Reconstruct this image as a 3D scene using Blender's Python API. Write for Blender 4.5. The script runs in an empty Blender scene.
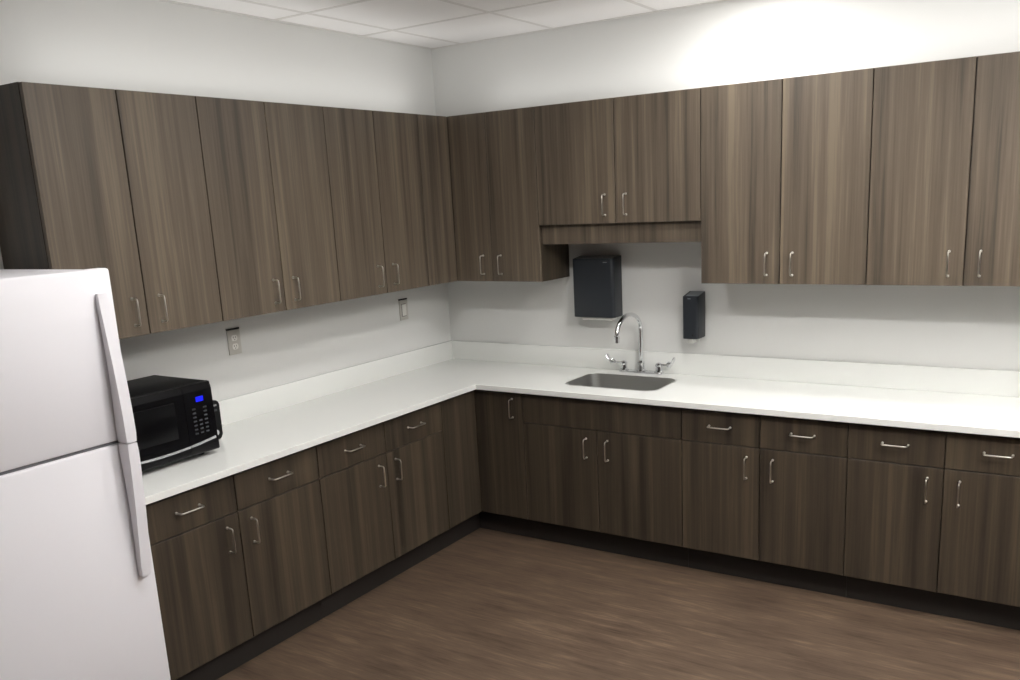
import bpy, bmesh, math, random
from mathutils import Vector, Matrix
random.seed(7)
scene = bpy.context.scene
col = scene.collection
PI = math.pi

# ------------------------------------------------------------------ camera
cam_data = bpy.data.cameras.new('camera')
cam = bpy.data.objects.new('camera', cam_data)
col.objects.link(cam)
_R = Vector((0.84440469, 0.53355694, -0.04793443))
_U = Vector((-0.08000367, 0.21407526, 0.97353541))
_B = Vector((0.52969815, -0.81822293, 0.22345267))
_m = Matrix((_R, _U, _B)).transposed().to_4x4()
_m.translation = Vector((3.32778, -4.33454, 1.81291))
cam.matrix_world = _m
cam_data.sensor_fit = 'HORIZONTAL'
cam_data.sensor_width = 36.0
cam_data.lens = 883.747 / 1020 * 36.0
cam_data.shift_x = -(524.59 - 510) / 1020
cam_data.shift_y = (401.39 - 340) / 1020
cam_data.clip_start = 0.02
scene.camera = cam

# ------------------------------------------------------------------ world, exposure, lights
world = bpy.data.worlds.new('world')
scene.world = world
world.use_nodes = True
world.node_tree.nodes['Background'].inputs[0].default_value = (0.9, 0.93, 1.0, 1)
world.node_tree.nodes['Background'].inputs[1].default_value = 0.1
vs = scene.view_settings
vs.view_transform = 'Standard'
vs.look = 'None'
vs.gamma = 1.0
vs.use_curve_mapping = False
vs.exposure = 0.08

CEIL = 2.681
LAMPS = [  # x, y, watts, radius of the recessed lamp
    (1.98, -0.40, 8.0, 0.09),
    (2.10, -1.05, 11.5, 0.09),
    (1.50, -2.35, 18.0, 0.09),
    (3.30, -2.35, 19.0, 0.09),
    (3.90, -1.05, 12.0, 0.09),
    (5.20, -2.35, 12.0, 0.09),
]
for (lx, ly, lw, lr) in LAMPS:
    ld = bpy.data.lights.new('downlight_lamp', 'AREA')
    ld.shape = 'DISK'
    ld.size = lr * 2
    ld.energy = lw
    ld.color = (1.0, 0.99, 0.975)
    lo = bpy.data.objects.new('downlight_lamp', ld)
    lo.location = (lx, ly, CEIL - 0.012)
    col.objects.link(lo)
FILL_LIGHTS = [(3.75, -2.2)]      # hanging fill light, made up and out of view, to brighten the ceiling
PZ = 2.20
for (px, py) in FILL_LIGHTS:
    for up in (True, False):
        ld = bpy.data.lights.new('added_fill_lamp', 'AREA')
        ld.shape = 'RECTANGLE'; ld.size = 0.16; ld.size_y = 1.2
        ld.energy = 140.0 if up else 4.0
        ld.color = (1.0, 0.992, 0.98)
        lo = bpy.data.objects.new('added_fill_lamp', ld)
        lo.location = (px, py, PZ + 0.031 if up else PZ - 0.031)
        if up: lo.rotation_euler = (PI, 0, 0)
        col.objects.link(lo)

ADDED_STRIPS = [((0.16, -1.34), 2.2, PI / 2, 2.3), ((1.80, -0.16), 2.8, 0.0, 2.4)]   # unseen up-light strips added on the wall cabinets to brighten ceiling and upper walls
ADDED_STRIP_Z = 2.268
for ((cx, cy), clen, rot, watts) in ADDED_STRIPS:
    ld = bpy.data.lights.new('added_strip_lamp', 'AREA')
    ld.shape = 'RECTANGLE'; ld.size = clen; ld.size_y = 0.03
    ld.energy = watts
    ld.color = (1.0, 0.992, 0.98)
    lo = bpy.data.objects.new('added_strip_lamp', ld)
    lo.location = (cx, cy, ADDED_STRIP_Z + 0.016)
    lo.rotation_euler = (PI, 0, rot)
    col.objects.link(lo)

# ------------------------------------------------------------------ materials
def s2l(c):
    return tuple((v / 12.92 if v <= 0.04045 else ((v + 0.055) / 1.055) ** 2.4) for v in [x / 255.0 for x in c])

def new_mat(name):
    m = bpy.data.materials.new(name)
    m.use_nodes = True
    nt = m.node_tree
    return m, nt, nt.nodes['Principled BSDF']

def plain(name, rgb, rough=0.5, metal=0.0, spec=0.5, bump=0.0, bscale=200, emit=None, estr=0, vary=0.0, trans=0.0):
    m, nt, b = new_mat(name)
    c = s2l(rgb)
    b.inputs['Base Color'].default_value = (*c, 1)
    b.inputs['Roughness'].default_value = rough
    b.inputs['Metallic'].default_value = metal
    b.inputs['Specular IOR Level'].default_value = spec
    if trans: b.inputs['Transmission Weight'].default_value = trans
    if emit:
        b.inputs['Emission Color'].default_value = (*s2l(emit), 1)
        b.inputs['Emission Strength'].default_value = estr
    tc = nt.nodes.new('ShaderNodeTexCoord')
    if vary or bump:
        n = nt.nodes.new('ShaderNodeTexNoise')
        n.inputs['Scale'].default_value = bscale
        n.inputs['Detail'].default_value = 4
        nt.links.new(tc.outputs['Object'], n.inputs['Vector'])
        if vary:
            n2 = nt.nodes.new('ShaderNodeTexNoise'); n2.inputs['Scale'].default_value = 3.0
            nt.links.new(tc.outputs['Object'], n2.inputs['Vector'])
            r = nt.nodes.new('ShaderNodeMixRGB')
            r.inputs[1].default_value = (*[v * (1 - vary) for v in c], 1)
            r.inputs[2].default_value = (*[min(1, v * (1 + vary)) for v in c], 1)
            nt.links.new(n2.outputs['Fac'], r.inputs[0])
            nt.links.new(r.outputs[0], b.inputs['Base Color'])
        if bump:
            bp = nt.nodes.new('ShaderNodeBump')
            bp.inputs['Strength'].default_value = bump
            bp.inputs['Distance'].default_value = 0.002
            nt.links.new(n.outputs['Fac'], bp.inputs['Height'])
            nt.links.new(bp.outputs['Normal'], b.inputs['Normal'])
    return m

def streaked(name, stops, axis, fine, broad, rough=0.45, spec=0.4, rnd=True, mottle=0.0, thr=(0.3, 0.7), wts=(0.5, 0.5)):
    """wood grain: two stretched noises mixed through a colour ramp; axis = direction the grain runs"""
    m, nt, b = new_mat(name)
    L = nt.links
    tc = nt.nodes.new('ShaderNodeTexCoord')
    src = tc.outputs['Object']
    if rnd:
        oi = nt.nodes.new('ShaderNodeObjectInfo')
        mul = nt.nodes.new('ShaderNodeMath'); mul.operation = 'MULTIPLY'; mul.inputs[1].default_value = 37.0
        L.new(oi.outputs['Random'], mul.inputs[0])
        add = nt.nodes.new('ShaderNodeVectorMath'); add.operation = 'ADD'
        L.new(src, add.inputs[0]); L.new(mul.outputs[0], add.inputs[1])
        src = add.outputs[0]
    def noise(scales, detail, rgh=0.55):
        mp = nt.nodes.new('ShaderNodeMapping')
        mp.inputs['Scale'].default_value = scales
        L.new(src, mp.inputs['Vector'])
        n = nt.nodes.new('ShaderNodeTexNoise')
        n.inputs['Scale'].default_value = 1.0
        n.inputs['Detail'].default_value = detail
        n.inputs['Roughness'].default_value = rgh
        L.new(mp.outputs[0], n.inputs['Vector'])
        return n
    def sc(a, along):
        v = [a, a, a]; v['xyz'.index(axis)] = along
        return v
    n1 = noise(sc(*broad), 3)
    n2 = noise(sc(*fine), 5, 0.65)
    mix = nt.nodes.new('ShaderNodeMath'); mix.operation = 'MULTIPLY_ADD'
    L.new(n2.outputs['Fac'], mix.inputs[0]); mix.inputs[1].default_value = wts[0]
    h = nt.nodes.new('ShaderNodeMath'); h.operation = 'MULTIPLY'; h.inputs[1].default_value = wts[1]
    L.new(n1.outputs['Fac'], h.inputs[0]); L.new(h.outputs[0], mix.inputs[2])
    out = mix.outputs[0]
    if mottle:
        n3 = noise((3, 3, 3), 2)
        mm = nt.nodes.new('ShaderNodeMath'); mm.operation = 'MULTIPLY_ADD'
        sub = nt.nodes.new('ShaderNodeMath'); sub.operation = 'SUBTRACT'; sub.inputs[1].default_value = 0.5
        L.new(n3.outputs['Fac'], sub.inputs[0]); L.new(sub.outputs[0], mm.inputs[0])
        mm.inputs[1].default_value = mottle; L.new(out, mm.inputs[2]); out = mm.outputs[0]
    ramp = nt.nodes.new('ShaderNodeValToRGB')
    e = ramp.color_ramp.elements
    k = len(stops)
    pos = [thr[0] + (thr[1] - thr[0]) * i / (k - 1) for i in range(k)]
    e[0].position = pos[0]; e[0].color = (*s2l(stops[0]), 1)
    e[1].position = pos[-1]; e[1].color = (*s2l(stops[-1]), 1)
    for i in range(1, k - 1):
        q = e.new(pos[i]); q.color = (*s2l(stops[i]), 1)
    L.new(out, ramp.inputs['Fac'])
    L.new(ramp.outputs['Color'], b.inputs['Base Color'])
    b.inputs['Roughness'].default_value = rough
    b.inputs['Specular IOR Level'].default_value = spec
    bp = nt.nodes.new('ShaderNodeBump'); bp.inputs['Strength'].default_value = 0.08; bp.inputs['Distance'].default_value = 0.001
    L.new(n2.outputs['Fac'], bp.inputs['Height']); L.new(bp.outputs['Normal'], b.inputs['Normal'])
    return m

LAM = streaked('walnut_laminate', [(68, 60, 51), (86, 76, 64), (95, 84, 71), (110, 98, 82)], 'z', (110, 2.5), (20, 0.35), thr=(0.38, 0.62), wts=(0.3, 0.7))
LAM_SHADE = streaked('shaded_walnut_laminate', [(46, 39, 31), (58, 50, 40), (65, 56, 45), (78, 68, 54)], 'z', (110, 2.5), (20, 0.35), thr=(0.38, 0.62), wts=(0.3, 0.7))  # darkened copy of the laminate: shade put into base fronts and cabinet sides
FLOOR = streaked('brown_vinyl', [(62, 49, 39), (80, 65, 53), (90, 74, 60), (108, 90, 74)], 'x', (110, 9.0), (26, 3.0), rough=0.5, rnd=False, mottle=0.25, thr=(0.34, 0.66))
WALL = plain('painted_wall', (219, 219, 216), 0.7, bump=0.05, bscale=300)
WALLD = plain('unseen_wall_bounce_cut', (120, 116, 110), 0.7, bump=0.05, bscale=300)  # unseen far walls, tone darkened to cut bounce light
CEILM = plain('ceiling_tile', (236, 234, 232), 0.9, bump=0.25, bscale=180, vary=0.02)
TBAR = plain('ceiling_grid_white', (214, 211, 207), 0.5)
COUNTER = plain('white_quartz', (236, 237, 233), 0.22, spec=0.5, bump=0.0, vary=0.01, bscale=60)
TOE = plain('black_rubber_base', (32, 28, 25), 0.55, vary=0.08)
CARC = plain('dark_cabinet_edge', (58, 50, 43), 0.6, vary=0.05)
NICKEL = plain('satin_nickel', (205, 200, 192), 0.28, metal=1.0)
CHROME = plain('chrome', (225, 226, 228), 0.09, metal=1.0)
STEEL = plain('brushed_steel', (195, 195, 192), 0.36, metal=1.0, bump=0.05, bscale=150)
FRWHITE = plain('fridge_white_enamel', (236, 234, 238), 0.35, spec=0.5, bump=0.04, bscale=500)
FRGREY = plain('fridge_grey_side', (205, 203, 206), 0.4)
GASKET = plain('grey_gasket', (105, 105, 108), 0.7)
BLACK = plain('black_enamel', (12, 12, 13), 0.55, spec=0.2)
GLOSSB = plain('black_glass', (5, 5, 8), 0.22, spec=0.3)
WINB = plain('microwave_window_mesh', (6, 6, 8), 0.28, spec=0.15)
DISP = plain('charcoal_plastic', (30, 35, 41), 0.42, vary=0.04)
DISPTOP = plain('lid_highlight_badge_grey', (120, 126, 132), 0.3)  # top highlight put into the lid colour; also used for a badge
BLUE = plain('blue_display', (8, 10, 90), 0.3, emit=(24, 32, 255), estr=1.0)
KEY = plain('grey_key', (52, 54, 58), 0.5)
SILVER = plain('silver_trim', (205, 207, 210), 0.25, metal=0.6)
WHITEP = plain('white_plastic', (232, 230, 224), 0.35)
PALEP = plain('clear_pale_plastic', (214, 214, 208), 0.2)
PAPER = plain('white_paper', (236, 234, 228), 0.9)
HOLE = plain('dark_slot', (18, 17, 16), 0.8)
EMITM = plain('lamp_lens', (250, 248, 240), 0.5)

# ------------------------------------------------------------------ helpers
def tag(o, label=None, cat=None, group=None, kind=None):
    if label: o['label'] = label
    if cat: o['category'] = cat
    if group: o['group'] = group
    if kind: o['kind'] = kind
    return o

def thing(name, loc, label, cat, group=None):
    o = bpy.data.objects.new(name, None)
    o.empty_display_size = 0.1
    o.location = loc
    col.objects.link(o)
    return tag(o, label, cat, group)

def box(bm, x0, x1, y0, y1, z0, z1, bev=0.0, seg=2):
    if x0 > x1: x0, x1 = x1, x0
    if y0 > y1: y0, y1 = y1, y0
    r = bmesh.ops.create_cube(bm, size=1.0)
    vs_ = r['verts']
    for v in vs_:
        v.co = Vector(((x0 + x1) / 2 + v.co.x * (x1 - x0), (y0 + y1) / 2 + v.co.y * (y1 - y0), (z0 + z1) / 2 + v.co.z * (z1 - z0)))
    if bev > 0:
        es = list({e for v in vs_ for e in v.link_edges})
        bmesh.ops.bevel(bm, geom=es, offset=bev, segments=seg, affect='EDGES', profile=0.5)

def tube(bm, pts, rad, n=12, caps=True):
    pts = [Vector(p) for p in pts]
    rr = rad if isinstance(rad, (list, tuple)) else [rad] * len(pts)
    rings = []
    up = None
    for i, p in enumerate(pts):
        t = (pts[min(i + 1, len(pts) - 1)] - pts[max(i - 1, 0)]).normalized()
        if up is None:
            a = Vector((0, 0, 1)) if abs(t.z) < 0.9 else Vector((1, 0, 0))
            up = (a - t * a.dot(t)).normalized()
        else:
            up = (up - t * up.dot(t)).normalized()
        s = t.cross(up)
        rings.append([bm.verts.new(p + (up * math.cos(2 * PI * k / n) + s * math.sin(2 * PI * k / n)) * rr[i]) for k in range(n)])
    for a, b in zip(rings, rings[1:]):
        for k in range(n):
            bm.faces.new((a[k], a[(k + 1) % n], b[(k + 1) % n], b[k]))
    if caps:
        bm.faces.new(rings[0][::-1]); bm.faces.new(rings[-1])

def lathe(bm, c, prof, n=24, axis='z'):
    """prof: list of (radius, height) about an axis through c"""
    rings = []
    for (r, h) in prof:
        ring = []
        for k in range(n):
            a = 2 * PI * k / n
            if axis == 'z': p = (c[0] + r * math.cos(a), c[1] + r * math.sin(a), c[2] + h)
            elif axis == 'x': p = (c[0] + h, c[1] + r * math.cos(a), c[2] + r * math.sin(a))
            else: p = (c[0] + r * math.cos(a), c[1] + h, c[2] + r * math.sin(a))
            ring.append(bm.verts.new(p))
        rings.append(ring)
    for a, b in zip(rings, rings[1:]):
        for k in range(n):
            bm.faces.new((a[k], a[(k + 1) % n], b[(k + 1) % n], b[k]))
    bm.faces.new(rings[0][::-1]); bm.faces.new(rings[-1])

def prism(bm, poly, axis, a0, a1, bev=0.0):
    """extrude a 2-D polygon along an axis: 'y' -> poly is (x,z), 'z' -> (x,y), 'x' -> (y,z)"""
    def P(u, v, w):
        return {'y': (u, w, v), 'z': (u, v, w), 'x': (w, u, v)}[axis]
    A = [bm.verts.new(P(u, v, a0)) for u, v in poly]
    B = [bm.verts.new(P(u, v, a1)) for u, v in poly]
    n = len(poly)
    fs = [bm.faces.new(A), bm.faces.new(B[::-1])]
    for k in range(n):
        fs.append(bm.faces.new((A[k], B[k], B[(k + 1) % n], A[(k + 1) % n])))
    if bev:
        es = list({e for f in fs[:2] for e in f.edges})
        bmesh.ops.bevel(bm, geom=es, offset=bev, segments=2, affect='EDGES', profile=0.5)

def build(name, bm, mat, parent=None, smooth=False, autosmooth=True):
    """bm is in world coordinates; the object's origin becomes its thing's origin"""
    bmesh.ops.recalc_face_normals(bm, faces=bm.faces)
    off = Vector((0, 0, 0))
    p = parent
    while p is not None:
        off += p.location; p = p.parent
    own = Vector((0, 0, 0))
    if parent is None:
        xs = [v.co for v in bm.verts]
        own = Vector(((min(v.x for v in xs) + max(v.x for v in xs)) / 2, (min(v.y for v in xs) + max(v.y for v in xs)) / 2, min(v.z for v in xs)))
    for v in bm.verts: v.co -= off + own
    me = bpy.data.meshes.new(name)
    bm.to_mesh(me); bm.free()
    me.materials.append(mat)
    if smooth:
        for f in me.polygons: f.use_smooth = True
        if autosmooth:
            try: me.set_sharp_from_angle(angle=math.radians(38))
            except Exception: pass
    o = bpy.data.objects.new(name, me)
    o.location = own
    col.objects.link(o)
    if parent is not None: o.parent = parent
    return o

def nb(): return bmesh.new()

def simple(name, mat, parent, *boxes, bev=0.0, smooth=False):
    bm = nb()
    for b in boxes: box(bm, *b, bev=bev)
    return build(name, bm, mat, parent, smooth=smooth or bev > 0)

# ------------------------------------------------------------------ the room
RX, RY = 7.4, -8.6
def struct(name, mat, *boxes):
    o = simple(name, mat, None, *boxes)
    o['kind'] = 'structure'
    return o
struct('floor', FLOOR, (-0.1, RX + 0.1, RY - 0.1, 0.1, -0.1, 0.0))
struct('ceiling', CEILM, (-0.1, RX + 0.1, RY - 0.1, 0.1, CEIL, CEIL + 0.1))
struct('wall_left', WALL, (-0.1, 0.0, RY, 0.0, 0.0, CEIL))
struct('wall_back', WALL, (-0.1, RX + 0.1, 0.0, 0.1, 0.0, CEIL))
struct('wall_right', WALLD, (RX, RX + 0.1, RY, 0.0, 0.0, CEIL))
struct('wall_front', WALLD, (-0.1, RX + 0.1, RY - 0.1, RY, 0.0, CEIL))
# suspended ceiling grid: bars along x every 0.6 m, bars along y every 0.6 m, wall angle round the edge
bars = []
k = 1
while 0.6 * k < -RY:
    bars.append((0.0, RX, -0.6 * k - 0.012, -0.6 * k + 0.012, CEIL - 0.0016, CEIL)); k += 1
struct('trim_1', TBAR, *bars)
bars = []
x = 0.22
while x < RX:
    bars.append((x - 0.012, x + 0.012, RY, 0.0, CEIL - 0.0010, CEIL)); x += 0.6
struct('trim_2', TBAR, *bars)
struct('trim_3', TBAR, (0, 0.02, RY, 0, CEIL - 0.003, CEIL), (0.02, RX, -0.02, 0, CEIL - 0.003, CEIL))

for (px, py) in FILL_LIGHTS:  # body made up for the added fill light
    pr = thing('added_fill_light', (px, py, PZ), 'long white fill light, added out of view, hanging from the ceiling tiles', 'lamp', 'added fill lights')
    simple('housing', TBAR, pr, (px - 0.09, px + 0.09, py - 0.61, py + 0.61, PZ - 0.03, PZ + 0.03), bev=0.004)
    simple('cable', NICKEL, pr, (px - 0.001, px + 0.001, py - 0.501, py - 0.499, PZ + 0.03, CEIL))
    simple('cable', NICKEL, pr, (px - 0.001, px + 0.001, py + 0.499, py + 0.501, PZ + 0.03, CEIL))
for ((cx, cy), clen, rot, watts) in ADDED_STRIPS:
    hx, hy = (clen / 2, 0.02) if rot == 0 else (0.02, clen / 2)
    tag(simple('added_strip_light', TBAR, None, (cx - hx, cx + hx, cy - hy, cy + hy, ADDED_STRIP_Z + 0.0008, ADDED_STRIP_Z + 0.014), bev=0.003),
        'slim white fill strip, added out of sight, lying on top of the %s wall cabinets' % ('back' if rot == 0 else 'fridge-side'), 'lamp')
for (lx, ly, lw, lr) in LAMPS:
    dl = thing('downlight', (lx, ly, CEIL), 'round recessed ceiling downlight with a white trim ring', 'lamp', 'recessed downlights')
    bm = nb()
    A = [[bm.verts.new((lx + r_ * math.cos(2 * PI * k / 32), ly + r_ * math.sin(2 * PI * k / 32), z_)) for k in range(32)] for r_, z_ in ((lr + 0.002, CEIL), (lr + 0.002, CEIL - 0.010), (lr + 0.02, CEIL - 0.006), (lr + 0.024, CEIL))]
    for a, b in zip(A, A[1:]):
        for k in range(32): bm.faces.new((a[k], a[(k + 1) % 32], b[(k + 1) % 32], b[k]))
    build('trim_ring', bm, TBAR, dl, smooth=True)

# ------------------------------------------------------------------ handles
def arch(along, proj=0.033, half=0.050, r=0.0031):
    """bow pull: along = 'z' or 'x', sticks out towards -y"""
    bm = nb()
    pts = [(-half, 0.0), (-half, -proj * 0.7), (-half + 0.002, -proj * 0.92), (-half + 0.007, -proj), (-half * 0.5, -proj * 1.01),
           (0, -proj * 1.02), (half * 0.5, -proj * 1.01), (half - 0.007, -proj), (half - 0.002, -proj * 0.92), (half, -proj * 0.7), (half, 0.0)]
    P = (lambda s, d: (0, d, s)) if along == 'z' else (lambda s, d: (s, d, 0))
    tube(bm, [P(*p) for p in pts], r, 10)
    for s in (-half, half):
        a, b = Vector(P(s, 0.0)), Vector(P(s, -0.004))
        tube(bm, [a, b], 0.0055, 12)
    bmesh.ops.recalc_face_normals(bm, faces=bm.faces)
    me = bpy.data.meshes.new('handle')
    bm.to_mesh(me); bm.free()
    me.materials.append(NICKEL)
    for f in me.polygons: f.use_smooth = True
    return me
H_VERT, H_HORZ = arch('z'), arch('x')

def handle(parent, run, s, d, z, vertical=True):
    o = bpy.data.objects.new('handle', H_VERT if vertical else H_HORZ)
    w = Vector(rp(run, s, d, z))
    off = Vector((0, 0, 0)); p = parent
    while p is not None:
        off += p.location; p = p.parent
    o.location = w - off
    if run == 'L': o.rotation_euler = (0, 0, PI / 2)
    o.parent = parent
    col.objects.link(o)
    return o

# ------------------------------------------------------------------ cabinet runs
# run 'B': along the back wall (s = x, d = distance from wall); run 'L': along the left wall (s = y, d = x)
def rp(run, s, d, z):
    return (s, -d, z) if run == 'B' else (d, s, z)
def rbox(run, s0, s1, d0, d1, z0, z1):
    a, b = rp(run, s0, d0, z0), rp(run, s1, d1, z1)
    return (a[0], b[0], a[1], b[1], z0, z1)

DU, DB = 0.312, 0.578          # front faces of wall and base cabinet doors
ZT, ZB, ZS = 2.268, 1.376, 1.670
ZU, ZC = 0.836, 0.864
ZL, ZK = 0.672, 0.132
ZD = 0.822                     # top of drawer fronts
GAP = 0.0022
TH = 0.019

def front(name, root, run, s0, s1, z0, z1, dface, g0=GAP, g1=GAP, mat=None):
    bm = nb()
    box(bm, *rbox(run, s0 + g0, s1 - g1, dface - TH, dface, z0 + GAP, z1 - GAP), bev=0.0012, seg=1)
    return build(name, bm, mat or (LAM_SHADE if dface > 0.5 else LAM), root)

def origin(run, s0, s1, z):
    return rp(run, (s0 + s1) / 2, 0.15, z)

def wall_cabinet(run, s0, seam, s1, zb, label, group='wood-grain wall cabinets', hz=None, name='wall_cabinet'):
    root = thing(name, origin(run, s0, s1, zb), label, 'cabinet', group)
    bf = DU - TH - 0.002
    simple('body', LAM_SHADE, root, rbox(run, s0 + 0.001, s1 - 0.001, 0.002, bf, zb + 0.0005, ZT - 0.0005))
    simple('front_edge', CARC, root, rbox(run, s0 + 0.004, s1 - 0.004, bf, bf + 0.0015, zb + 0.004, ZT - 0.004))
    hz = hz if hz else zb + 0.093
    for (a, b, hs) in ((s0, seam, seam - 0.058), (seam, s1, seam + 0.058)):
        d = front('door', root, run, a, b, zb, ZT, DU)
        handle(d, run, hs, DU, hz)
    return root

# left wall
LB = [-2.620, -2.279, -1.937, -1.590, -1.245, -0.908, -0.566]
wall_cabinet('L', LB[0], LB[1], LB[2], ZB, 'two-door wall cabinet over the microwave, its shade-darkened end panel above the fridge')
wall_cabinet('L', LB[2], LB[3], LB[4], ZB, 'two-door wall cabinet above the wall outlet nearest the microwave')
wall_cabinet('L', LB[4], LB[5], LB[6], ZB, 'two-door wall cabinet above the white wall switch, beside the narrow corner filler')
# corner: a box with a plain filler panel closing the left run
root = thing('corner_wall_cabinet', (0.1, -0.1, ZB), 'narrow plain corner filler of the wall cabinets, no handle, where the two runs meet', 'cabinet', None)
simple('body', LAM_SHADE, root, (0.002, DU - TH - 0.002, LB[6] + 0.001, -0.002, ZB + 0.0005, ZT - 0.0005))
front('filler_panel', root, 'L', LB[6], -DU, ZB, ZT, DU, g1=-0.0)
# back wall
XA = [DU, 0.559, 0.865, 1.315, 1.758, 2.133, 2.509, 2.888, 3.268]
wall_cabinet('B', XA[0] + 0.001, XA[1], XA[2], ZB, 'shadowed two-door wall cabinet beside the inner corner, before the paper towel dispenser')
sk = wall_cabinet('B', XA[2], XA[3], XA[4], ZS, 'shorter two-door wall cabinet with a valance, hung high above the sink')
simple('valance', LAM, sk, rbox('B', XA[2] + 0.001, XA[4] - 0.001, 0.262, 0.281, 1.572, ZS))
wall_cabinet('B', XA[4], XA[5], XA[6], ZB, 'tall two-door wall cabinet with lower edge just above the soap dispenser')
wall_cabinet('B', XA[6], XA[7], XA[8], ZB, 'tall two-door wall cabinet farthest from the inner corner, cut by the photo edge')

wall_cabinet('B', 3.268, 3.643, 4.018, ZB, 'two-door wall cabinet past the photo edge, last of the back wall run')

def base_body(root, run, s0, s1, bf, open_top=None):
    simple('body', LAM_SHADE, root, rbox(run, s0 + 0.001, s1 - 0.001, 0.004, bf, ZK, open_top or ZU - 0.001))
    simple('front_edge', CARC, root, rbox(run, s0 + 0.004, s1 - 0.004, bf, bf + 0.0015, ZK + 0.003, ZU - 0.0015))
    simple('toe_kick', TOE, root, rbox(run, s0 + 0.0005, s1 - 0.0005, 0.10, 0.506, 0.0005, ZK - 0.001))

def base_cabinet(run, s0, seam, s1, label, drawers=True):
    root = thing('base_cabinet', origin(run, s0, s1, 0.0), label, 'cabinet', 'wood-grain base cabinets')
    bf = DB - TH - 0.002
    if drawers:
        base_body(root, run, s0, s1, bf)
    else:   # sink base: hollow so that the basin hangs inside
        simple('body', LAM_SHADE, root, rbox(run, s0 + 0.001, s0 + 0.019, 0.004, bf, ZK, ZU - 0.001), rbox(run, s1 - 0.019, s1 - 0.001, 0.004, bf, ZK, ZU - 0.001),
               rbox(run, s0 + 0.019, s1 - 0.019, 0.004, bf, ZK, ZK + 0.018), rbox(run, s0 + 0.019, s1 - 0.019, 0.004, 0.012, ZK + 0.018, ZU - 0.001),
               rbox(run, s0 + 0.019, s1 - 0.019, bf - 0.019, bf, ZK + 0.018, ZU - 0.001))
        simple('front_edge', CARC, root, rbox(run, s0 + 0.004, s1 - 0.004, bf, bf + 0.0015, ZK + 0.003, ZU - 0.0015))
        simple('toe_kick', TOE, root, rbox(run, s0 + 0.0005, s1 - 0.0005, 0.10, 0.506, 0.0005, ZK - 0.001))
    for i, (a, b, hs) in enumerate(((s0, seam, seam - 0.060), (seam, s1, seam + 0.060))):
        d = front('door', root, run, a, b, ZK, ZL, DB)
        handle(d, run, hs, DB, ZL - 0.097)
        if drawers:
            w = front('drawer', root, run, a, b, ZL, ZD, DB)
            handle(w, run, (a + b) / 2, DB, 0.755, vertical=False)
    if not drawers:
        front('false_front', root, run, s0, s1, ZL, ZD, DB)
    return root

base_cabinet('L', -2.630, -2.192, -1.749, 'two-drawer base cabinet standing against the white fridge, under the microwave')
base_cabinet('L', -1.749, -1.313, -0.873, 'two-drawer base cabinet between the fridge-side cabinet and the corner cabinet')
# corner base cabinet: plain filler on the left run, one full-height door on the back run
root = thing('corner_base_cabinet', (0.3, -0.3, 0.0), 'corner base cabinet in the shadowed inner corner with a tall door and a plain filler', 'cabinet', None)
bfc = DB - TH - 0.002
simple('body', LAM_SHADE, root, (0.004, bfc, -0.872, -0.004, ZK, ZU - 0.001), (bfc, 0.879, -bfc, -0.004, ZK, ZU - 0.001))
simple('toe_kick', TOE, root, (0.10, 0.506, -0.8725, -0.506, 0.0005, ZK - 0.001), (0.10, 0.8795, -0.506, -0.10, 0.0005, ZK - 0.001))
front('filler_panel', root, 'L', -0.873, -DB, ZK, ZD, DB, g1=0.0)
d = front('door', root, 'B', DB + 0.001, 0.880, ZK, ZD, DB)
handle(d, 'B', 0.818, DB, 0.744)
base_cabinet('B', 0.880, 1.313, 1.764, 'two-door base cabinet under the sink with a wide plain false front', drawers=False)
base_cabinet('B', 1.764, 2.137, 2.515, 'two-drawer base cabinet immediately past the sink cabinet')
base_cabinet('B', 2.515, 2.891, 3.268, 'two-drawer base cabinet at the end farthest from the corner, cut by the photo edge')

base_cabinet('B', 3.268, 3.643, 4.018, 'two-drawer base cabinet past the photo edge, last of the back wall run')

# ------------------------------------------------------------------ countertop with sink cut-out
SX0, SX1, SY0, SY1, SR = 1.056, 1.572, -0.458, -0.138, 0.06
def rrect(x0, x1, y0, y1, r, n=8):
    out = []
    for (cx, cy, a0) in ((x1 - r, y1 - r, 0), (x0 + r, y1 - r, 90), (x0 + r, y0 + r, 180), (x1 - r, y0 + r, 270)):
        for k in range(n + 1):
            a = math.radians(a0 + 90 * k / n)
            out.append((cx + r * math.cos(a), cy + r * math.sin(a)))
    return out
CD = 0.612
XE = 4.030
ct = thing('countertop', (1.2, -0.3, ZU), 'white quartz L-shaped countertop with upstand, running over all the base cabinets', 'countertop')
bm = nb()
outer = [(0.003, -0.003), (0.003, -2.640), (CD, -2.640), (CD, -CD), (XE, -CD), (XE, -0.003)]
inner = rrect(SX0, SX1, SY0, SY1, SR)
def loop_edges(bm, pts, z):
    vs_ = [bm.verts.new((p[0], p[1], z)) for p in pts]
    return [bm.edges.new((vs_[i], vs_[(i + 1) % len(vs_)])) for i in range(len(vs_))]
es = loop_edges(bm, outer, ZC) + loop_edges(bm, inner, ZC)
r = bmesh.ops.triangle_fill(bm, use_beauty=True, use_dissolve=False, edges=es)
fs = [f for f in bm.faces]
ext = bmesh.ops.extrude_face_region(bm, geom=fs)
for v in [g for g in ext['geom'] if isinstance(g, bmesh.types.BMVert)]: v.co.z = ZU
bmesh.ops.recalc_face_normals(bm, faces=bm.faces)
slab = build('slab', bm, COUNTER, ct)
bv = slab.modifiers.new('bevel', 'BEVEL'); bv.width = 0.002; bv.segments = 2; bv.limit_method = 'ANGLE'; bv.angle_limit = math.radians(60)
simple('backsplash', COUNTER, ct, (0.003, 0.020, -2.640, -0.003, ZC + 0.0003, 0.978), bev=0.0015)
simple('backsplash', COUNTER, ct, (0.0205, XE, -0.020, -0.003, ZC + 0.0003, 0.978), bev=0.0015)

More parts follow.
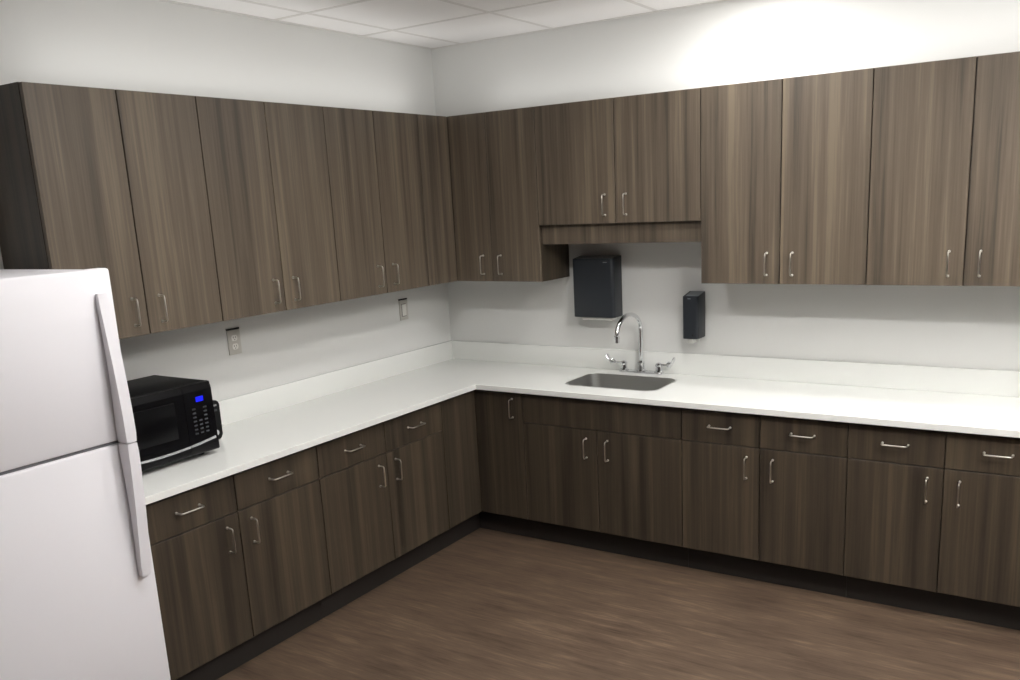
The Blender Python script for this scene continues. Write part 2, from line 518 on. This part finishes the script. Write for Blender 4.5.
# ------------------------------------------------------------------ sink
snk = thing('kitchen_sink', ((SX0 + SX1) / 2, (SY0 + SY1) / 2, 0.66), 'undermounted stainless steel sink basin let into the white countertop', 'sink')
bm = nb()
rings = []
for (o, z, r) in ((0.004, ZC + 0.0020, SR), (0.003, ZC + 0.0024, SR), (-0.003, ZC + 0.0020, SR), (-0.0040, ZC - 0.004, SR), (-0.0045, ZU - 0.03, SR), (-0.010, 0.705, SR - 0.005), (-0.020, 0.680, SR - 0.01), (-0.045, 0.668, SR - 0.02), (-0.12, 0.664, 0.02)):
    rings.append([bm.verts.new((px, py, z)) for px, py in rrect(SX0 - o, SX1 + o, SY0 - o, SY1 + o, max(r, 0.01))])
n = len(rings[0])
for a, b in zip(rings, rings[1:]):
    for k in range(n): bm.faces.new((a[k], a[(k + 1) % n], b[(k + 1) % n], b[k]))
bm.faces.new(rings[-1])
bas = build('basin', bm, STEEL, snk, smooth=True)
so = bas.modifiers.new('solid', 'SOLIDIFY'); so.thickness = 0.0012; so.offset = -1
bm = nb()
cx, cy = (SX0 + SX1) / 2, (SY0 + SY1) / 2
lathe(bm, (cx, cy, 0.664), [(0.056, 0.001), (0.054, 0.004), (0.044, 0.004), (0.040, 0.002), (0.012, 0.002), (0.010, 0.010), (0.001, 0.011)], 28)
build('drain', bm, CHROME, snk, smooth=True)

# ------------------------------------------------------------------ faucet
FX, FY = 1.320, -0.060
fc = thing('faucet', (FX, FY, ZC), 'chrome gooseneck faucet with two wrist-blade handles standing behind the sink', 'faucet')
bm = nb()
prism(bm, rrect(FX - 0.128, FX + 0.128, FY - 0.026, FY + 0.026, 0.025, 6), 'z', ZC + 0.0003, ZC + 0.013, bev=0.004)
build('deck_plate', bm, CHROME, fc, smooth=True)
bm = nb()
lathe(bm, (FX, FY, ZC + 0.012), [(0.026, 0), (0.026, 0.006), (0.019, 0.012), (0.017, 0.04), (0.019, 0.044), (0.019, 0.052), (0.013, 0.058)], 24)
build('spout_collar', bm, CHROME, fc, smooth=True)
bm = nb()
pts = [(FX, FY, ZC + 0.06), (FX, FY, 1.00), (FX, FY, 1.105)]
R_ = 0.142
for k in range(1, 22):
    a = math.radians(180.0 * k / 20)
    if a > PI + 0.01: break
    pts.append((FX, FY - R_ + R_ * math.cos(a), 1.105 + R_ * 0.67 * math.sin(a)))
pts += [(FX, FY - 2 * R_ + 0.001, 1.100)]
tube(bm, pts, 0.0112, 16)
build('spout', bm, CHROME, fc, smooth=True)
bm = nb()
ex, ey = FX, FY - 2 * R_ + 0.001
lathe(bm, (ex, ey, 1.075), [(0.0105, 0.0), (0.0125, 0.002), (0.0125, 0.018), (0.0145, 0.020), (0.0145, 0.034), (0.011, 0.036)], 20)
build('aerator', bm, CHROME, fc, smooth=True)
for s in (-1, 1):
    hx = FX + s * 0.102
    bm = nb()
    lathe(bm, (hx, FY, ZC + 0.012), [(0.024, 0), (0.024, 0.006), (0.017, 0.012), (0.015, 0.030), (0.018, 0.034), (0.018, 0.044), (0.012, 0.050), (0.004, 0.053)], 22)
    hb = build('handle_base', bm, CHROME, fc, smooth=True)
    # wrist blade: slim neck that widens to a turned-up paddle
    bm = nb()
    path = [(0.0, 0.052, 0.007, 0.007), (0.025, 0.052, 0.006, 0.0055), (0.045, 0.052, 0.008, 0.0055), (0.064, 0.056, 0.012, 0.020), (0.078, 0.064, 0.0165, 0.0065), (0.087, 0.076, 0.019, 0.0065), (0.092, 0.088, 0.018, 0.006), (0.094, 0.097, 0.011, 0.004)]
    ringsb = []
    for i, (dx, dz, wy, th) in enumerate(path):
        a = path[max(i - 1, 0)]; b = path[min(i + 1, len(path) - 1)]
        t = Vector((b[0] - a[0], 0, b[1] - a[1])).normalized(); nn = Vector((-t.z, 0, t.x))
        ring = []
        for k in range(12):
            an = 2 * PI * k / 12
            p = Vector((dx, 0, dz)) + nn * th * math.sin(an) + Vector((0, wy * math.cos(an), 0))
            ring.append(bm.verts.new((hx + s * p.x, FY - 0.15 * dx + p.y, ZC + 0.002 + p.z)))
        ringsb.append(ring)
    for a, b in zip(ringsb, ringsb[1:]):
        for k in range(12): bm.faces.new((a[k], a[(k + 1) % 12], b[(k + 1) % 12], b[k]))
    bm.faces.new(ringsb[0]); bm.faces.new(ringsb[-1])
    build('wrist_blade', bm, CHROME, fc, smooth=True)

# ------------------------------------------------------------------ dispensers
def dispenser(name, x0, x1, d, z0, z1, label, chamfer, slant, cat='dispenser'):
    root = thing(name, ((x0 + x1) / 2, 0.0, z0), label, cat)
    bm = nb()
    poly = [(x0, -0.001), (x0, -d + chamfer), (x0 + chamfer * 0.5, -d + chamfer * 0.2), (x0 + chamfer, -d), (x1 - chamfer, -d), (x1 - chamfer * 0.5, -d + chamfer * 0.2), (x1, -d + chamfer), (x1, -0.001)]
    A = [bm.verts.new((px, py, z0)) for px, py in poly]
    B = [bm.verts.new((px, py, z1 - slant * (-py / d))) for px, py in poly]
    nn = len(poly)
    bm.faces.new(A); bm.faces.new(B)
    for k in range(nn): bm.faces.new((A[k], A[(k + 1) % nn], B[(k + 1) % nn], B[k]))
    bmesh.ops.recalc_face_normals(bm, faces=bm.faces)
    bmesh.ops.bevel(bm, geom=[e for e in bm.edges], offset=0.003, segments=2, affect='EDGES', profile=0.5)
    build('cover', bm, DISP, root, smooth=True)
    return root
tw = dispenser('paper_towel_dispenser', 0.936, 1.188, 0.105, 1.165, 1.492, 'large charcoal paper towel dispenser on the wall over the faucet', 0.016, 0.013)
bm = nb()
prism(bm, [(0.956, -0.012), (0.956, -0.088), (0.966, -0.094), (1.162, -0.094), (1.174, -0.088), (1.174, -0.012)], 'z', 0, 0.0022)
for v in bm.verts:   # shallow lid that follows the slanted top
    v.co.z += 1.4923 - 0.013 * (-v.co.y / 0.105)
build('lid', bm, DISPTOP, tw)
simple('badge', SILVER, tw, (1.128, 1.152, -0.1062, -0.1048, 1.460, 1.464))
bm = nb()   # folded towel hanging out of the slot
prism(bm, [(-0.088, 1.166), (-0.092, 1.155), (-0.086, 1.149), (-0.030, 1.150), (-0.026, 1.158), (-0.030, 1.166)], 'x', 0.985, 1.165, bev=0.001)
build('paper_towel', bm, PAPER, tw, smooth=True)

sd = dispenser('soap_dispenser', 1.575, 1.661, 0.105, 1.070, 1.306, 'small charcoal soap dispenser on the wall to the side of the faucet', 0.012, 0.020)
bm = nb()
prism(bm, [(1.590, -0.010), (1.590, -0.086), (1.596, -0.092), (1.652, -0.092), (1.658, -0.086), (1.658, -0.010)], 'z', 0, 0.002)
for v in bm.verts: v.co.z += 1.3063 - 0.020 * (-v.co.y / 0.105)
build('lid', bm, DISPTOP, sd)
simple('badge', DISPTOP, sd, (1.606, 1.622, -0.1060, -0.1048, 1.275, 1.280))
bm = nb(); lathe(bm, (1.632, -0.1045, 1.091), [(0.0045, 0.0), (0.0045, -0.002), (0.003, -0.0022)], 14, 'y'); build('level_window', bm, HOLE, sd)
simple('push_bar', PALEP, sd, (1.598, 1.628, -0.092, -0.030, 1.046, 1.0695), bev=0.003)
bm = nb(); lathe(bm, (1.644, -0.055, 1.048), [(0.003, 0.0), (0.0045, 0.004), (0.0075, 0.016), (0.0075, 0.0218)], 14); build('nozzle', bm, PALEP, sd, smooth=True)

# ------------------------------------------------------------------ wall plates on the left wall
def wall_plate(name, y, z, label, kind):
    root = thing(name, (0.0, y, z), label, 'outlet' if kind == 'duplex' else 'switch')
    simple('plate', PLATE, root, (0.001, 0.0065, y - 0.036, y + 0.036, z - 0.057, z + 0.057), bev=0.002)
    simple('gap_strip', HOLE, root, (0.0005, 0.0045, y - 0.037, y + 0.037, z + 0.0575, z + 0.0655))  # dark strip drawn as the shadow line above the plate
    if kind == 'duplex':
        for zz in (z + 0.020, z - 0.020):
            bm = nb()
            pp = [(y + 0.017 * math.cos(a) , zz + max(-0.0135, min(0.0135, 0.017 * math.sin(a)))) for a in [2 * PI * k / 24 for k in range(24)]]
            prism(bm, pp, 'x', 0.006, 0.0085)
            f = build('receptacle', bm, WHITEP, root)
            simple('slot', HOLE, f, (0.0080, 0.0089, y - 0.0075, y - 0.0055, zz - 0.001, zz + 0.007), (0.0080, 0.0089, y + 0.0055, y + 0.0075, zz - 0.001, zz + 0.007), (0.0080, 0.0089, y - 0.002, y + 0.002, zz - 0.0095, zz - 0.0055))
    else:
        simple('switch_frame', HOLE, root, (0.006, 0.0072, y - 0.0185, y + 0.0185, z - 0.0355, z + 0.0355))
        bm = nb()
        prism(bm, [(0.0072, z - 0.033), (0.0085, z - 0.033), (0.0100, z - 0.004), (0.0095, z), (0.0120, z + 0.033), (0.0072, z + 0.033)], 'y', y - 0.0165, y + 0.0165)
        build('rocker', bm, WHITEP, root)
    for zz in ((z + 0.0, ) if kind == 'duplex' else (z + 0.047, z - 0.047)):
        bm = nb(); lathe(bm, (0.006, y, zz), [(0.0035, 0.0), (0.003, 0.0015)], 12, 'x'); build('screw', bm, NICKEL, root)
PLATE = plain('pale_steel_plate', (196, 193, 186), 0.35, metal=0.15)
wall_plate('wall_outlet', -1.645, 1.230, 'pale duplex wall outlet under the cabinets, nearest the microwave', 'duplex')
wall_plate('wall_switch', -0.432, 1.222, 'steel wall plate with a white rocker under the cabinets near the corner', 'rocker')

# ------------------------------------------------------------------ refrigerator
FRX0, FRB, FRD = 0.04, 0.690, 0.755           # back, body front, door front
FY1, FY0 = -2.690, -3.450
FT = 1.666
fr = thing('refrigerator', ((FRX0 + FRD) / 2, (FY0 + FY1) / 2, 0.0), 'white top-freezer refrigerator with curved handles, beside the end of the counter', 'refrigerator')
simple('body', FRWHITE, fr, (FRX0, FRB, FY0 + 0.004, FY1 - 0.010, 0.03, FT - 0.004), bev=0.006)
simple('gap_strip', GASKET, fr, (FRB, FRB + 0.012, FY0 + 0.014, FY1 - 0.014, 0.09, FT - 0.015))
SEAM = 1.119
dz = simple('freezer_door', FRWHITE, fr, (FRB + 0.012, FRD, FY0, FY1, SEAM + 0.005, FT), bev=0.009)
db_ = simple('fridge_door', FRWHITE, fr, (FRB + 0.012, FRD, FY0, FY1, 0.085, SEAM - 0.005), bev=0.009)
simple('seam_gasket', GASKET, fr, (FRB + 0.013, FRD - 0.012, FY0 + 0.01, FY1 - 0.01, SEAM - 0.0048, SEAM + 0.0048))
simple('kick_grille', GASKET, fr, (FRB - 0.02, FRB + 0.02, FY0 + 0.01, FY1 - 0.02, 0.012, 0.080))
simple('hinge_cover', FRWHITE, fr, (0.630, 0.735, FY0 + 0.02, FY0 + 0.075, FT + 0.0005, FT + 0.014), bev=0.004)
for (fx, fy) in ((0.10, FY0 + 0.06), (0.10, FY1 - 0.06), (0.64, FY0 + 0.06), (0.64, FY1 - 0.06)):
    bm = nb(); lathe(bm, (fx, fy, 0.0005), [(0.022, 0), (0.022, 0.012), (0.012, 0.014), (0.012, 0.0295)], 14); build('levelling_foot', bm, BLACK, fr)
def fridge_handle(parent, z_tip, z_seam, p_tip, p_seam):
    """blade that starts low on the door at z_tip and swells out towards the seam"""
    bm = nb()
    N = 16
    out, inn = [], []
    for k in range(N + 1):
        t = k / N
        z = z_tip + (z_seam - z_tip) * t
        p = p_tip + (p_seam - p_tip) * math.sin(PI / 2 * t) ** 1.1
        out.append((FRD + p, z))
        if t < 0.05 or t > 0.955: q = 0.0
        else: q = 0.010 * math.sin(PI * (t - 0.05) / 0.905)
        inn.append((FRD + 0.0003 + q, z))
    poly = out + inn[::-1]
    prism(bm, poly, 'y', -2.753, -2.717, bev=0.005)
    build('handle', bm, FRWHITE, parent, smooth=True)
fridge_handle(dz, 1.592, SEAM + 0.0015, 0.016, 0.052)
fridge_handle(db_, 0.662, SEAM - 0.0015, 0.022, 0.052)

# ------------------------------------------------------------------ microwave
MX0, MX1, MY0, MY1, MZ0, MZ1 = 0.028, 0.375, -2.590, -2.092, 0.884, 1.165
mw = thing('microwave', ((MX0 + MX1) / 2, (MY0 + MY1) / 2, ZC), 'black countertop microwave with a lit blue display beside the fridge', 'microwave')
bm = nb()
box(bm, MX0, MX1 - 0.02, MY0 + 0.002, MY1 - 0.002, MZ0 + 0.004, MZ1, bev=0.005)
build('body', bm, BLACK, mw, smooth=True)
YP = -2.225
def face_poly(x_in, bulge):
    """side profile of the front: flat glass that swells out in a lower lip"""
    return [(x_in, MZ0), (MX1 + 0.010, MZ0), (MX1 + 0.014, MZ0 + 0.006), (MX1 + 0.013, MZ0 + 0.030), (MX1 + 0.011, MZ0 + 0.040), (MX1 + 0.010, MZ0 + 0.060), (MX1 + 0.006, MZ1 - 0.03), (MX1 - 0.002, MZ1 - 0.003), (x_in, MZ1 - 0.001)]
bm = nb(); prism(bm, face_poly(MX1 - 0.019, 1), 'y', MY0, YP - 0.001); mdoor = build('door', bm, GLOSSB, mw)
bm = nb(); prism(bm, face_poly(MX1 - 0.019, 1), 'y', YP + 0.001, MY1); mpan = build('control_panel', bm, GLOSSB, mw)
simple('window', WINB, mdoor, (MX1 + 0.006, MX1 + 0.0095, MY0 + 0.05, YP - 0.045, 0.965, 1.110), bev=0.001)
def arc_strip(y0, y1):
    bm = nb()
    N = 14; A = []
    for k in range(N + 1):
        y = y0 + (y1 - y0) * k / N
        t = (y - MY0) / (MY1 - MY0)
        zc = 0.9155 + 0.018 * (2 * t - 1) ** 2 + 0.004 * t
        hh = 0.0042
        x_ = MX1 + 0.0115
        A.append([bm.verts.new((xx, y, zz)) for xx, zz in ((MX1 + 0.004, zc - hh), (x_ + 0.004, zc - hh), (x_ + 0.003, zc + hh), (MX1 + 0.004, zc + hh))])
    for a, b in zip(A, A[1:]):
        for k in range(4): bm.faces.new((a[k], a[(k + 1) % 4], b[(k + 1) % 4], b[k]))
    bm.faces.new(A[0]); bm.faces.new(A[-1])
    return bm
build('trim_strip', arc_strip(MY0 + 0.01, YP - 0.002), SILVER, mdoor)
build('trim_strip', arc_strip(YP + 0.002, MY1 - 0.012), SILVER, mpan)
simple('display', BLUE, mpan, (MX1 + 0.004, MX1 + 0.0086, -2.171, -2.137, 1.092, 1.112))
for r_ in range(7):
    for c_ in range(3):
        yk = -2.187 + c_ * 0.026; zk = 1.066 - r_ * 0.0165
        if r_ < 3 and c_ == 1: continue
        simple('button', KEY, mpan, (MX1 + 0.006, MX1 + 0.0105, yk - 0.007, yk + 0.007, zk - 0.0028, zk + 0.0028))
for (fx, fy) in ((0.07, MY0 + 0.05), (0.07, MY1 - 0.05), (0.33, MY0 + 0.05), (0.33, MY1 - 0.05)):
    bm = nb(); lathe(bm, (fx, fy, ZC + 0.0005), [(0.013, 0), (0.013, 0.020), (0.010, 0.0232)], 14); build('foot', bm, BLACK, mw)

# ------------------------------------------------------------------ toaster beside the microwave
TX0, TX1, TY0, TY1, TZ0, TZ1 = 0.045, 0.232, -2.084, -1.948, 0.872, 1.042
to = thing('toaster', ((TX0 + TX1) / 2, (TY0 + TY1) / 2, ZC), 'small black toaster with a silver band and knob, tucked behind the microwave', 'toaster')
bm = nb()
prism(bm, rrect(TY0, TY1, TZ0, TZ1, 0.018, 5), 'x', TX0, TX1, bev=0.004)
build('body', bm, BLACK, to, smooth=True)
simple('band', SILVER, to, (TX1 - 0.001, TX1 + 0.0025, TY0 + 0.02, TY1 - 0.016, 1.018, 1.026))
simple('band', KEY, to, (TX1 - 0.001, TX1 + 0.0022, TY0 + 0.02, TY1 - 0.016, 0.996, 1.004))
simple('lever_slot', HOLE, to, (TX1 - 0.001, TX1 + 0.001, -2.022, -2.014, 0.918, 0.985))
simple('lever', KEY, to, (TX1 + 0.001, TX1 + 0.022, -2.034, -2.002, 0.968, 0.978), bev=0.003)
bm = nb(); lathe(bm, (TX1 - 0.0005, -1.984, 0.906), [(0.012, 0), (0.012, 0.010), (0.010, 0.013)], 18, 'x'); build('knob', bm, SILVER, to, smooth=True)
simple('bread_slot', HOLE, to, (TX0 + 0.03, TX1 - 0.03, -2.046, -2.028, TZ1 - 0.001, TZ1 + 0.0006), (TX0 + 0.03, TX1 - 0.03, -2.008, -1.990, TZ1 - 0.001, TZ1 + 0.0006))
for (fx, fy) in ((TX0 + 0.03, TY0 + 0.025), (TX0 + 0.03, TY1 - 0.025), (TX1 - 0.03, TY0 + 0.025), (TX1 - 0.03, TY1 - 0.025)):
    bm = nb(); lathe(bm, (fx, fy, ZC + 0.0005), [(0.009, 0), (0.009, 0.0075)], 12); build('foot', bm, BLACK, to)
